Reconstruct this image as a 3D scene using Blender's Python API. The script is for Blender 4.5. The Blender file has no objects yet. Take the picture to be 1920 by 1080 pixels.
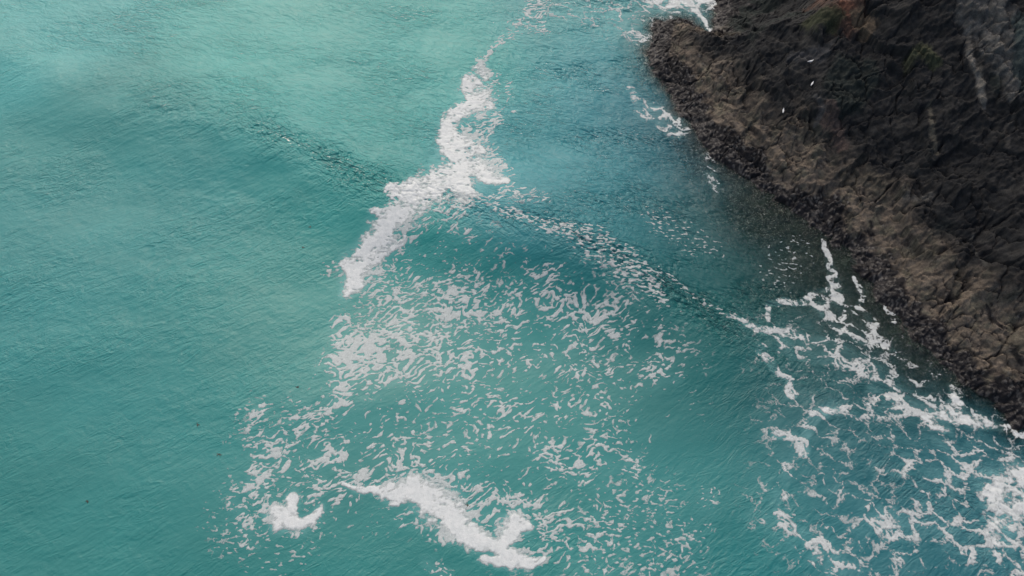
import bpy, bmesh, math, random
import numpy as np

# ------------------------------------------------------------------ camera, sky, sun, exposure
sc = bpy.context.scene
col = sc.collection
H = 60.0                      # drone height above the sea, metres
PITCH = math.radians(57.0)    # below the horizon
HFOV = math.radians(66.0)
SUN_EL, SUN_AZ = 46.0, -14.0  # degrees; azimuth from +Y towards +X

cam_d = bpy.data.cameras.new('camera')
cam = bpy.data.objects.new('camera', cam_d); col.objects.link(cam)
cam.location = (0, 0, H)
cam.rotation_euler = (math.pi/2 - PITCH, 0, 0)
cam_d.sensor_width = 36.0
cam_d.lens = 18.0 / math.tan(HFOV/2)
cam_d.clip_start = 0.5
cam_d.clip_end = 20000
sc.camera = cam

w = bpy.data.worlds.new('World'); sc.world = w; w.use_nodes = True
wn = w.node_tree; bg = wn.nodes['Background']
sky = wn.nodes.new('ShaderNodeTexSky'); sky.sky_type = 'NISHITA'; sky.sun_disc = False
sky.sun_elevation = math.radians(SUN_EL); sky.sun_rotation = math.radians(SUN_AZ)
sky.air_density = 1.0; sky.dust_density = 6.0; sky.ozone_density = 1.0
wn.links.new(sky.outputs['Color'], bg.inputs['Color'])
bg.inputs['Strength'].default_value = 0.135

sd = bpy.data.lights.new('sun', 'SUN'); so = bpy.data.objects.new('sun', sd); col.objects.link(so)
sd.energy = 1.15; sd.angle = math.radians(85); sd.color = (1.0, 0.975, 0.945)
a, e = math.radians(SUN_AZ), math.radians(SUN_EL)
sx, sy, sz = math.sin(a)*math.cos(e), math.cos(a)*math.cos(e), math.sin(e)
import mathutils
so.rotation_euler = mathutils.Vector((sx, sy, sz)).to_track_quat('Z', 'Y').to_euler()
so.location = (0, 0, 120)

vs = sc.view_settings
vs.view_transform = 'Standard'; vs.look = 'None'; vs.gamma = 1.0; vs.use_curve_mapping = False
vs.exposure = 0.0
sc.render.resolution_x = 1024; sc.render.resolution_y = 576
sc.cycles.transparent_max_bounces = 12

# ------------------------------------------------------------------ helpers
FPX = 960.0 / math.tan(HFOV/2)
cP, sP = math.cos(PITCH), math.sin(PITCH)

def ray(px, py):
    a_, b_ = (px-960.0)/FPX, -(py-540.0)/FPX
    return np.array([a_, cP + b_*sP, -sP + b_*cP])

def sea(px, py, z=0.0):
    """where a sight line of the survey camera meets the level z"""
    d = ray(px, py); t = (z-H)/d[2]
    return np.array([d[0]*t, d[1]*t])

def mpp(px, py):
    d = ray(px, py); t = -H/d[2]
    return t/FPX

def _h(ix, iy, seed):
    n = (ix.astype(np.int64)*374761393 + iy.astype(np.int64)*668265263 + seed*1442695041) & 0xffffffff
    n = ((n ^ (n >> 13))*1274126177) & 0xffffffff
    n = ((n ^ (n >> 16))*2246822519) & 0xffffffff
    return ((n ^ (n >> 15)) & 0xffffff) / float(0xffffff)

def perlin(x, y, seed=0):
    xi, yi = np.floor(x), np.floor(y); fx, fy = x-xi, y-yi
    u, v = fx*fx*fx*(fx*(fx*6-15)+10), fy*fy*fy*(fy*(fy*6-15)+10)
    def g(ox, oy):
        t = _h(xi+ox, yi+oy, seed)*2*np.pi
        return np.cos(t)*(fx-ox) + np.sin(t)*(fy-oy)
    a0 = g(0,0); b0 = g(1,0); c0 = g(0,1); d0 = g(1,1)
    return ((a0+(b0-a0)*u)*(1-v) + (c0+(d0-c0)*u)*v)*1.5

def fbm(x, y, oct=4, seed=0, gain=0.5, lac=2.03):
    s = np.zeros_like(x); a_ = 1.0; t = 0
    for i in range(oct):
        s += a_*perlin(x, y, seed+i*17); t += a_; x = x*lac+3.7; y = y*lac+1.3; a_ *= gain
    return s/t

def ridged(x, y, oct=4, seed=0, gain=0.5):
    s = np.zeros_like(x); a_ = 1.0; t = 0
    for i in range(oct):
        s += a_*(1-2*np.abs(perlin(x, y, seed+i*19))); t += a_; x = x*2.07+5.1; y = y*2.07+9.3; a_ *= gain
    return s/t

def worley(x, y, seed=0):
    xi, yi = np.floor(x), np.floor(y)
    f1 = np.full_like(x, 9.0); f2 = np.full_like(x, 9.0); idv = np.zeros_like(x)
    for ox in (-1, 0, 1):
        for oy in (-1, 0, 1):
            cx, cy = xi+ox, yi+oy
            r = _h(cx, cy, seed)
            dx = cx + r - x; dy = cy + _h(cx, cy, seed+7) - y
            d = np.sqrt(dx*dx+dy*dy)
            nf = d < f1
            f2 = np.where(nf, f1, np.minimum(f2, d)); idv = np.where(nf, r, idv); f1 = np.where(nf, d, f1)
    return f1, f2, idv

def facet(x, y, seed=0):
    """broken slabs: every cell of a random mosaic is a plane with its own tilt and level"""
    xi, yi = np.floor(x), np.floor(y); f1 = np.full_like(x, 9.0); v = np.zeros_like(x)
    for ox in (-1, 0, 1):
        for oy in (-1, 0, 1):
            cx, cy = xi+ox, yi+oy
            dx = cx + _h(cx, cy, seed) - x; dy = cy + _h(cx, cy, seed+7) - y
            d = np.abs(dx)*0.8+np.abs(dy)*0.9+0.3*np.sqrt(dx*dx+dy*dy); nf = d < f1
            pl = (_h(cx, cy, seed+11)-0.5)*1.8*dx + (_h(cx, cy, seed+13)-0.5)*1.8*dy + (_h(cx, cy, seed+17)-0.5)*0.8
            v = np.where(nf, pl, v); f1 = np.where(nf, d, f1)
    return v

def smooth(a0, b0, x):
    t = np.clip((x-a0)/(b0-a0), 0, 1); return t*t*(3-2*t)

def rank(n):
    r = np.empty(n.size, dtype=np.float64); r[np.argsort(n, axis=None)] = np.arange(n.size)/n.size
    return r.reshape(n.shape)

def link_mesh(name, me, mat, parent=None):
    o = bpy.data.objects.new(name, me); col.objects.link(o)
    if mat: me.materials.append(mat)
    if parent: o.parent = parent
    return o

def fast_mesh(name, verts, faces, smooth_=True):
    """verts Nx3, faces MxK (K = 3 or 4)"""
    me = bpy.data.meshes.new(name)
    verts = np.ascontiguousarray(verts, dtype=np.float32); faces = np.ascontiguousarray(faces, dtype=np.int32)
    k = faces.shape[1]
    me.vertices.add(len(verts)); me.vertices.foreach_set('co', verts.ravel())
    me.loops.add(faces.size); me.loops.foreach_set('vertex_index', faces.ravel())
    me.polygons.add(len(faces))
    me.polygons.foreach_set('loop_start', np.arange(0, faces.size, k, dtype=np.int32))
    if smooth_:
        me.polygons.foreach_set('use_smooth', np.ones(len(faces), dtype=bool))
    me.update(calc_edges=True); me.validate()
    return me

def fattr(me, name, val):
    at = me.attributes.new(name, 'FLOAT', 'POINT'); at.data.foreach_set('value', np.ascontiguousarray(val, dtype=np.float32).ravel())

def cattr(me, name, rgb):
    n = rgb.reshape(-1, 3); c = np.ones((len(n), 4), dtype=np.float32); c[:, :3] = n
    at = me.attributes.new(name, 'FLOAT_COLOR', 'POINT'); at.data.foreach_set('color', c.ravel())

def grid_faces(nx, ny):
    i = np.arange(nx*ny, dtype=np.int32).reshape(ny, nx)
    return np.stack([i[:-1, :-1], i[:-1, 1:], i[1:, 1:], i[1:, :-1]], -1).reshape(-1, 4)

def lin(c):
    c = np.asarray(c, dtype=float)/255.0
    return np.where(c <= 0.04045, c/12.92, ((c+0.055)/1.055)**2.4)

def tag(o, label=None, cat=None, group=None, kind=None):
    if label: o['label'] = label
    if cat: o['category'] = cat
    if group: o['group'] = group
    if kind: o['kind'] = kind
    return o

def seg_dist(X, Y, pts, rad=None):
    """distance to a polyline in metres, radius there, signed side, position along"""
    best = np.full(X.shape, 1e9); rr = np.ones(X.shape); side = np.zeros(X.shape); al = np.zeros(X.shape)
    L = 0.0
    for k in range(len(pts)-1):
        (x0, y0), (x1, y1) = pts[k], pts[k+1]
        dx, dy = x1-x0, y1-y0; l2 = dx*dx+dy*dy+1e-12
        t = np.clip(((X-x0)*dx+(Y-y0)*dy)/l2, 0, 1)
        ex, ey = X-(x0+t*dx), Y-(y0+t*dy); d = np.sqrt(ex*ex+ey*ey)
        m = d < best
        best = np.where(m, d, best); side = np.where(m, np.sign(dx*ey-dy*ex), side)
        al = np.where(m, L+t*math.sqrt(l2), al)
        if rad is not None: rr = np.where(m, rad[k]+(rad[k+1]-rad[k])*t, rr)
        L += math.sqrt(l2)
    return best, rr, side, al

# ------------------------------------------------------------------ shoreline and rock relief
SHORE_PX = [(1352,-60),(1345,0),(1338,40),(1330,62),(1312,50),(1290,38),(1255,36),(1232,40),(1220,68),(1217,95),(1224,125),(1240,150),
            (1258,172),(1272,200),(1296,232),(1318,270),(1345,298),(1385,322),(1412,348),(1440,366),(1470,392),(1505,408),
            (1532,434),(1560,458),(1588,474),(1606,508),(1640,534),(1652,565),(1690,600),(1706,634),(1742,658),(1776,682),
            (1806,718),(1846,752),(1878,770),(1900,792),(1935,812),(2060,850)]
shore = [tuple(sea(*p)) for p in SHORE_PX]
poly = shore + [(140.0, shore[-1][1]-12), (140.0, 190.0), (shore[0][0]+4, 190.0)]

def shore_signed(X, Y):
    """+ inland, - at sea"""
    best = np.full(X.shape, 1e9); ins = np.zeros(X.shape, dtype=bool); n = len(poly)
    for k in range(n):
        x0, y0 = poly[k]; x1, y1 = poly[(k+1) % n]
        dx, dy = x1-x0, y1-y0; l2 = dx*dx+dy*dy+1e-12
        t = np.clip(((X-x0)*dx+(Y-y0)*dy)/l2, 0, 1)
        d = np.hypot(X-(x0+t*dx), Y-(y0+t*dy)); best = np.minimum(best, d)
        c = ((y0 > Y) != (y1 > Y)) & (X < (x1-x0)*(Y-y0)/(y1-y0+1e-12)+x0)
        ins ^= c
    return np.where(ins, best, -best)

# strata run parallel to the waterline (down to the right in the photograph)
pA, pB = sea(1250, 160), sea(1850, 755)
SD = np.array([pB[0]-pA[0], pB[1]-pA[1]]); SD /= np.hypot(*SD)
def strata(X, Y):
    return X*SD[0]+Y*SD[1], -X*SD[1]+Y*SD[0]      # along, across (+ inland)

shelf_c = [(sea(1425,425), 9.0, 6.5), (sea(1490,510), 8.0, 5.0), (sea(1590,600), 6.0, 5.0), (sea(1720,690), 4.5, 4.5), (sea(1640,610), 5.0, 5.0)]

def rock_base(X, Y):
    d0 = shore_signed(X, Y)
    U, V = strata(X, Y)
    d = d0 + 0.9*fbm(X*0.30, Y*0.30, 4, 11) + 0.45*facet(X*0.7, Y*0.7, 13) + 0.22*fbm(X*2.3, Y*2.3, 2, 12)
    dp = np.maximum(d, 0)
    # lower apron, barnacle slope, then the dark wall
    h = 0.62*dp + 0.22*np.maximum(dp-4.5, 0) + 0.10*np.maximum(dp-11, 0)
    h = h*(1-0.25*smooth(28, 60, dp))
    # big relief: buttresses running down the slope, steps across it
    g = smooth(0.5, 7, dp)
    wx = 2.2*fbm(X*0.09, Y*0.09, 3, 21); wy = 2.2*fbm(X*0.09, Y*0.09, 3, 27)
    Uw, Vw = U+wx*1.6, V+wy*1.6
    h += g*(1.3*fbm(Uw*0.075, Vw*0.13, 3, 31) + 0.7*ridged(Uw*0.10, Vw*0.055, 2, 37))
    step = ridged(Uw*0.06+3, Vw*0.22, 2, 41)
    h += g*0.45*step
    h += smooth(0, 6, dp)*1.15*facet(Uw/7.0, Vw/3.4, 51)
    Ux, Vx = U+0.6*wx+0.05*fbm(X*1.5, Y*1.5, 2, 63), V+0.6*wy+0.05*fbm(X*1.5, Y*1.5, 2, 64)
    calmw = 1-0.6*smooth(5, 10, dp)
    h += calmw*smooth(-0.5, 3, d)*0.26*facet(Ux/3.4, Vx/1.7, 53)
    h += calmw*smooth(-1, 1.5, d)*0.11*facet(Ux/1.3, Vx/0.7, 55)*(0.4+1.2*smooth(-0.1, 0.3, fbm(X*0.2, Y*0.2, 2, 57)))
    h += smooth(0, 1.0, dp)*0.05*fbm(U*1.2, V*2.2, 4, 61)
    # under water
    slope = np.full(X.shape, 1.0)
    for (c, r1, r2) in shelf_c:
        q = np.exp(-(((X-c[0])**2+(Y-c[1])**2)/(r1*r1)))
        slope = np.minimum(slope, 1-q*0.89)
    dn = np.maximum(-d, 0)
    h -= slope*dn*(1+0.07*dn) + 0.25*smooth(0, 2, dn)*ridged(X*0.3, Y*0.3, 3, 71)
    return h, d0

# ------------------------------------------------------------------ rock mesh grid
def axis(lo, a_, b_, hi, step, grow=1.22):
    mid = list(np.arange(a_, b_+1e-6, step))
    L = []; s = step; x = a_
    while x > lo: s *= grow; x -= s; L.append(x)
    R = []; s = step; x = mid[-1]
    while x < hi: s *= grow; x += s; R.append(x)
    return np.array(L[::-1]+mid+R)

RX0, RX1 = sea(1205, 30)[0]-3, 60.0
gx = axis(RX0-6, RX0, 57.0, 135.0, 0.075); gy = axis(8.0, 21.0, 84.0, 185.0, 0.075)
RXg, RYg = np.meshgrid(gx, gy)
Hr, Dr = rock_base(RXg, RYg)
from bisect import bisect_right
def rock_h_at(x, y):
    i = min(max(bisect_right(gx.tolist() if False else GXL, x)-1, 0), len(gx)-2); j = min(max(bisect_right(GYL, y)-1, 0), len(gy)-2)
    tx = (x-gx[i])/(gx[i+1]-gx[i]); ty = (y-gy[j])/(gy[j+1]-gy[j])
    return float((Hr[j, i]*(1-tx)+Hr[j, i+1]*tx)*(1-ty)+(Hr[j+1, i]*(1-tx)+Hr[j+1, i+1]*tx)*ty)
GXL, GYL = gx.tolist(), gy.tolist()

def on_rock(px, py):
    d = ray(px, py); t = (H-26.0)/(-d[2])
    for _ in range(4000):
        p = d*t; z = H+p[2]
        if z <= rock_h_at(p[0], p[1]): break
        t += 0.05
    return np.array([p[0], p[1], rock_h_at(p[0], p[1])])

# fine relief: cracks, mussel knobs, splintered strata
U, V = strata(RXg, RYg)
wx = 0.5*fbm(RXg*0.5, RYg*0.5, 3, 81); wy = 0.5*fbm(RXg*0.5, RYg*0.5, 3, 86)
f1, f2, cid = worley((U+wx*2)*0.30, (V+wy*2)*0.55, 91)
crack1 = 1-smooth(0.015, 0.065, f2-f1)
f1, f2, cid2 = worley((U+wx)*0.85, (V+wy)*1.7, 95)
crack2 = 1-smooth(0.0, 0.10, f2-f1)
f1, f2, cid3 = worley((U+wx)*3.6, (V+wy)*6.8, 99)
knob = 1-np.clip(f1, 0, 1)
keepc = smooth(-0.3, 0.15, fbm(RXg*0.16, RYg*0.16, 3, 103))
keepc2 = smooth(-0.05, 0.2, fbm(RXg*0.3, RYg*0.3, 3, 107))
jag = fbm(U*0.13, V*0.3, 4, 111)
mus_w = 1.9+1.6*fbm(RXg*0.20, RYg*0.20, 4, 115)*1.7+0.8*fbm(RXg*1.1, RYg*1.1, 2, 117)      # width of the mussel band
mussel = 1-smooth(-0.25, 0.5, Dr-mus_w)
# mussels also creep up the joints of the barnacle zone
tan_w = 5.2+3.0*fbm(RXg*0.08, RYg*0.08, 3, 121)+2.2*fbm(RXg*0.35, RYg*0.35, 4, 123)+1.6*smooth(40, 30, RYg)
inland = smooth(-2.2, 1.6, Dr-tan_w)
creep = (crack2*keepc2 + 0.9*smooth(0.12, 0.38, fbm(U*0.55, V*1.5, 4, 127)))*(1-inland)
patchy = np.clip(np.maximum(mussel, creep*(Dr > 0)), 0, 1)
landm = smooth(-0.6, 0.3, Dr)
Hr = Hr - landm*(0.34*crack1*keepc + 0.18*crack2*keepc2*(1-0.5*inland))
Hr = Hr + landm*(0.10*knob*mussel + 0.05*(cid3-0.5)*mussel)
Hr = Hr + landm*0.13*(cid-0.5) + landm*0.08*(cid2-0.5)*(1-mussel)
Hr = Hr + landm*(1-0.6*inland)*(0.03*facet(U*2.2, V*3.8, 133) + 0.03*fbm(U*3.1, V*5.5, 3, 131))

# ------------------------------------------------------------------ rock colours (its own stains, growth and minerals)
def C(*c): return np.array(lin(c))
ZF = fbm(RXg*0.9, RYg*0.9, 4, 141); ZF2 = fbm(U*0.35, V*1.2, 4, 145); ZF3 = fbm(RXg*4, RYg*4, 3, 149)
def mixc(a_, b_, t): return a_*(1-t[..., None]) + b_*t[..., None]
black = np.array([0.0185, 0.0190, 0.0195]); tan = np.array([0.118, 0.096, 0.074]); olive = np.array([0.092, 0.083, 0.062])
mus = np.array([0.011, 0.010, 0.011]); barn = np.array([0.105, 0.098, 0.090]); greyr = np.array([0.060, 0.058, 0.055])
c1_, c2_ = sea(1338, 55), sea(1415, 215)
xl = c1_[0]+(RYg-c1_[1])*(c2_[0]-c1_[0])/(c2_[1]-c1_[1]) + 1.2*fbm(RXg*0.3, RYg*0.3, 3, 139)
inland = np.maximum(inland, smooth(-0.3, 1.6, RXg-xl)*smooth(c2_[1]-4, c2_[1]+2, RYg))
colr = np.ones(RXg.shape+(3,))*tan
colr = mixc(colr, olive, smooth(-0.1, 0.3, ZF))
colr = mixc(colr, np.array([0.090, 0.075, 0.061]), smooth(0.0, 0.35, ZF2)*0.7)
dk = mixc(np.ones(RXg.shape+(3,))*black, np.array([0.034, 0.033, 0.031]), smooth(0.05, 0.4, ZF2+0.4*ZF3))
dk = dk*np.array([0.70, 0.71, 0.73])
dk = mixc(dk, np.array([0.015, 0.020, 0.018]), smooth(0.1, 0.35, fbm(RXg*0.14, RYg*0.14, 3, 151))*0.8)
colr = mixc(colr, dk, inland)
# mussel growth with barnacled shells
bfl = smooth(0.60, 0.80, cid3+0.25*ZF)*smooth(0.35, 0.6, knob)
mc = mixc(np.ones(RXg.shape+(3,))*mus, barn, bfl*0.75)
colr = mixc(colr, mc, np.clip(patchy, 0, 1))
colr = mixc(colr, mus, np.clip(crack1*keepc*0.85+crack2*keepc2*0.6, 0, 1)*(Dr > -0.2)*(1-0.5*inland))
pits = smooth(0.22, 0.34, fbm(U*1.8, V*4.0, 3, 167))*smooth(-0.15, 0.25, fbm(RXg*0.25, RYg*0.25, 2, 169))*(1-inland)
colr = mixc(colr, mus, pits*0.8)
colr = colr*1.12
colr = mixc(colr, np.array([0.030, 0.028, 0.020]), smooth(0.15, -0.5, Hr))

def stain(pts, rad, colour, amt=1.0, nscale=0.8, seed=200, edge=0.6):
    """a patch of mineral or growth on the rock, following the given points of its surface"""
    global colr
    P = [on_rock(*p)[:2] for p in pts]; r = [q*mpp(*p)*0.8 for p, q in zip(pts, rad)]
    if len(P) == 1: P = P+[P[0]+0.01]; r = r+r
    d, rr, _, _ = seg_dist(RXg, RYg, P, r)
    v = 1-d/rr + 0.95*edge*fbm(U*nscale*0.6, V*nscale*1.6, 5, seed) + 0.6*edge*fbm(RXg*nscale*4, RYg*nscale*4, 4, seed+3)
    colr = mixc(colr, np.array(colour), smooth(0.0, 0.6, v)*amt)

stain([(1555,-10),(1590,15),(1605,40)], [38,34,26], (0.088,0.050,0.036), 0.8, 1.0, 201)
stain([(1585,5),(1600,30)], [12,12], (0.13,0.058,0.038), 0.7, 2.0, 203)
stain([(1610,25),(1630,50),(1625,66)], [18,22,12], (0.085,0.065,0.045), 0.9, 1.0, 205)
stain([(1525,35),(1560,50)], [24,20], (0.038,0.042,0.022), 0.8, 1.0, 207)
stain([(1835,-20),(1862,30),(1880,80),(1895,130),(1905,180)], [34,40,34,24,14], (0.090,0.088,0.082), 0.8, 0.8, 211)
stain([(1812,60),(1822,110),(1835,150),(1845,200)], [8,7,8,7], (0.125,0.118,0.105), 0.85, 1.4, 213, 0.4)
stain([(1868,70),(1884,110),(1893,160)], [7,7,6], (0.13,0.123,0.11), 0.8, 1.4, 215, 0.4)
stain([(1905,40),(1912,120),(1915,170)], [14,12,8], (0.045,0.062,0.060), 0.7, 1.4, 217)
stain([(1715,100),(1735,90),(1755,120)], [16,16,10], (0.050,0.055,0.030), 0.75, 1.6, 219)
stain([(1545,205),(1570,240),(1582,275)], [16,20,14], (0.070,0.052,0.046), 0.8, 1.0, 221)
stain([(1530,180),(1538,215),(1528,235)], [6,7,5], (0.075,0.073,0.070), 0.7, 2.0, 223, 0.4)
stain([(1735,205),(1745,245),(1758,290)], [4,5,5], (0.085,0.078,0.062), 0.7, 2.0, 225, 0.5)
stain([(1590,340),(1620,330),(1650,350)], [20,24,20], (0.080,0.070,0.054), 0.7, 1.0, 227)
stain([(1895,225),(1885,240),(1888,275)], [6,5,6], (0.06,0.056,0.05), 0.7, 2.0, 229, 0.4)
stain([(1490,110),(1540,100)], [18,20], (0.042,0.044,0.048), 0.6, 1.6, 231)
stain([(1700,370),(1745,368)], [10,8], (0.085,0.085,0.08), 0.5, 3.0, 233, 0.8)
stain([(1820,440),(1850,500)], [4,4], (0.065,0.064,0.058), 0.7, 3.0, 235, 0.6)

keep_z = Hr > -9.0
rv = np.stack([RXg, RYg, Hr], -1)
# lean the wall out and in a little, so that it is a cliff and not only a height map
lean = landm*smooth(1, 6, Dr)
rv[..., 0] += lean*0.2*fbm(RXg*0.35, RYg*0.35, 2, 161)*1.6; rv[..., 1] += lean*0.2*fbm(RXg*0.35+9, RYg*0.35+4, 2, 165)*1.6
fc = grid_faces(len(gx), len(gy))
ok = keep_z.ravel()[fc].any(axis=1)
fc = fc[ok]
used = np.unique(fc); remap = np.full(RXg.size, -1, dtype=np.int32); remap[used] = np.arange(len(used))
me = fast_mesh('cliff', rv.reshape(-1, 3)[used], remap[fc])
cattr(me, 'Col', colr.reshape(-1, 3)[used])
wet = (1-smooth(0.2, 1.6, Hr))
fattr(me, 'wet', wet.ravel()[used]); fattr(me, 'growth', patchy.ravel()[used]); fattr(me, 'wall', inland.ravel()[used])

def newmat(name):
    m = bpy.data.materials.new(name); m.use_nodes = True; m.node_tree.nodes.clear(); return m, m.node_tree
class N:
    def __init__(s, nt): s.nt = nt
    def __call__(s, t, **kw):
        n = s.nt.nodes.new(t)
        for k, v in kw.items():
            if k.startswith('i_'): n.inputs[k[2:].replace('_', ' ')].default_value = v
            else: setattr(n, k, v)
        return n
    def link(s, a_, b_): s.nt.links.new(a_, b_)
    def noise(s, vec, scale, detail=4, rough=0.55, dist=0.0):
        n = s('ShaderNodeTexNoise'); n.inputs['Scale'].default_value = scale; n.inputs['Detail'].default_value = detail
        n.inputs['Roughness'].default_value = rough; n.inputs['Distortion'].default_value = dist; s.link(vec, n.inputs['Vector']); return n.outputs['Fac']
    def map(s, vec, scale, rot=0.0):
        n = s('ShaderNodeMapping'); n.inputs['Scale'].default_value = scale; n.inputs['Rotation'].default_value = (0, 0, rot); s.link(vec, n.inputs['Vector']); return n.outputs['Vector']
    def math(s, op, a_, b_=None, clamp=False):
        n = s('ShaderNodeMath', operation=op, use_clamp=clamp)
        for k, q in enumerate((a_, b_)):
            if q is None: continue
            if isinstance(q, (int, float)): n.inputs[k].default_value = q
            else: s.link(q, n.inputs[k])
        return n.outputs[0]
    def ramp(s, f, lo, hi, a_=0.0, b_=1.0):
        n = s('ShaderNodeMapRange', interpolation_type='SMOOTHSTEP'); s.link(f, n.inputs['Value'])
        n.inputs['From Min'].default_value = lo; n.inputs['From Max'].default_value = hi
        n.inputs['To Min'].default_value = a_; n.inputs['To Max'].default_value = b_; return n.outputs['Result']
    def mix(s, f, a_, b_, mode='MIX'):
        n = s('ShaderNodeMix', data_type='RGBA', blend_type=mode)
        if isinstance(f, (int, float)): n.inputs[0].default_value = f
        else: s.link(f, n.inputs[0])
        for q, k in ((a_, 6), (b_, 7)):
            if isinstance(q, tuple): n.inputs[k].default_value = q+(1,) if len(q) == 3 else q
            else: s.link(q, n.inputs[k])
        return n.outputs[2]
    def attr(s, name): return s('ShaderNodeAttribute', attribute_name=name)

m, nt = newmat('rock'); n = N(nt)
out = n('ShaderNodeOutputMaterial'); p = n('ShaderNodeBsdfPrincipled')
g = n('ShaderNodeNewGeometry').outputs['Position']
rot = math.atan2(SD[1], SD[0])
gm = n.map(g, (1, 1, 1), -rot); gs = n.map(gm, (0.75, 1.5, 1.0))
c = n.attr('Col').outputs['Color']
f = n.noise(g, 9.0, 5, 0.65); cc = n.mix(1.0, c, (1, 1, 1), 'MULTIPLY')
v = n.ramp(f, 0.3, 0.7, 0.72, 1.3)
vm = n('ShaderNodeVectorMath', operation='SCALE'); n.link(c, vm.inputs[0]); n.link(v, vm.inputs['Scale'])
f2_ = n.noise(gs, 1.6, 6, 0.6, 0.2); v2 = n.ramp(f2_, 0.3, 0.7, 0.7, 1.3)
vm2 = n('ShaderNodeVectorMath', operation='SCALE'); n.link(vm.outputs[0], vm2.inputs[0]); n.link(v2, vm2.inputs['Scale'])
n.link(vm2.outputs[0], p.inputs['Base Color'])
vo = n('ShaderNodeTexVoronoi'); vo.inputs['Scale'].default_value = 7.0; n.link(n.map(gm, (0.5, 1.1, 1)), vo.inputs['Vector'])
h1 = n.noise(gs, 2.4, 7, 0.60, 0.0); h2 = n.noise(g, 16.0, 4, 0.6)
hh = n.math('MULTIPLY', n.math('ADD', n.math('MULTIPLY', h1, 0.27), n.math('MULTIPLY', h2, 0.07)), n.math('SUBTRACT', 1.0, n.math('MULTIPLY', n.attr('wall').outputs['Fac'], 0.45)))
hh = n.math('ADD', hh, n.math('MULTIPLY', n.math('MULTIPLY', vo.outputs['Distance'], n.attr('growth').outputs['Fac']), -0.25))
b = n('ShaderNodeBump'); b.inputs['Strength'].default_value = 0.42; b.inputs['Distance'].default_value = 0.25; n.link(hh, b.inputs['Height'])
n.link(b.outputs['Normal'], p.inputs['Normal'])
rg = n.math('SUBTRACT', 0.85, n.math('MULTIPLY', n.attr('wet').outputs['Fac'], 0.42)); n.link(rg, p.inputs['Roughness'])
p.inputs['Specular IOR Level'].default_value = 0.2
n.link(p.outputs[0], out.inputs[0])
M_rock = m
cliff = link_mesh('cliff', me, M_rock); tag(cliff, 'dark jagged sea cliff with a mussel band and tan barnacle slope above the water', None, None, 'structure')

# ------------------------------------------------------------------ sea surface
STEP = 0.068
wx_ = axis(-4000, -62.0, 62.0, 4000, STEP, 1.25); wy_ = axis(-4000, 12.0, 84.0, 4000, STEP, 1.25)
X, Y = np.meshgrid(wx_, wy_)
near = smooth(90, 70, np.abs(X))*smooth(110, 88, Y)*smooth(-4, 6, Y)

SW = [(-150,60),(60,110),(200,150),(330,195),(450,240),(600,310),(720,362),(850,400),(1000,446),(1150,505),(1300,582),(1420,655),(1530,735),(1620,820),(1750,940),(2100,1300)]
sw = [tuple(sea(*q)) for q in SW]
ds, _, side, _ = seg_dist(X, Y, sw)
sA, sB = np.array(sea(200, 150)), np.array(sea(1420, 655)); sdv = (sB-sA)/np.hypot(*(sB-sA)); L0 = seg_dist(np.array([[sA[0]]]), np.array([[sA[1]]]), sw)[3][0, 0]
al = L0+(X-sA[0])*sdv[0]+(Y-sA[1])*sdv[1]
S = ds*side        # sign: which side of the crest line
# which sign is "behind" (up in the picture)?
tst = seg_dist(np.array([[sea(700,200)[0]]]), np.array([[sea(700,200)[1]]]), sw)[2][0, 0]
S = S*tst
S = S + 0.9*fbm(X*0.10, Y*0.10, 3, 301)
al_end = L0+np.hypot(*(sB-sA))
ampl = (0.22+0.78*smooth(15, 45, al)+0.75*np.exp(-((al-al_end+20)/12)**2))*(1-smooth(al_end-12, al_end+5, al))
hs = np.where(S > 0, np.exp(-(S/9.0)**2), np.exp(-(S/5.0)**2))*1.15 - 0.35*np.exp(-((S+11)/7.0)**2)
Z = near*ampl*hs
Z += near*0.28*fbm(X*0.045+Y*0.02, Y*0.085-X*0.03, 2, 311)
# second, lower swell at far left
S2 = (X+46)*0.55+(Y-62)*0.84
Z += near*0.45*np.exp(-((S2+1.5*fbm(X*.08, Y*.08, 2, 313))/4.2)**2)*smooth(-22, -40, X)

# how ruffled each part of the surface is
PXr = 960+FPX*X/(np.maximum(Y, 1)*cP+H*sP); PYr = Y
calm = np.zeros_like(X)
for (q, r, k) in [((980,720),26,0.95),((760,880),24,0.9),((560,560),14,0.7),((1150,900),20,0.8),((700,1000),22,0.7),((450,900),18,0.5)]:
    c0 = sea(*q); calm = np.maximum(calm, k*np.exp(-((X-c0[0])**2+((Y-c0[1])*1.5)**2)/(r*r*0.8)))
rough = 1-0.88*calm
rough = rough*(1+1.5*np.exp(-((S-0.2)/2.2)**2)*smooth(12, 40, al))
rough = rough*(0.75+0.6*smooth(-0.2, 0.3, fbm(X*0.06, Y*0.09, 3, 321)))
rough_sp = np.clip(rough, 0.08, 2.2)
chop = (0.6+0.9*smooth(-0.2, 0.3, fbm(X*0.15, Y*0.15, 2, 327)))*np.exp(-((S-0.6)/1.9)**2)*smooth(L0+2, L0+34, al)*(1-smooth(al_end-2, al_end+8, al))
chop += 0.95*smooth(0, 5, S)*smooth(25, 6, np.abs(X-16))*smooth(-0.15, 0.3, fbm(X*0.13, Y*0.2, 3, 325))
a3 = math.radians(-32)
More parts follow.
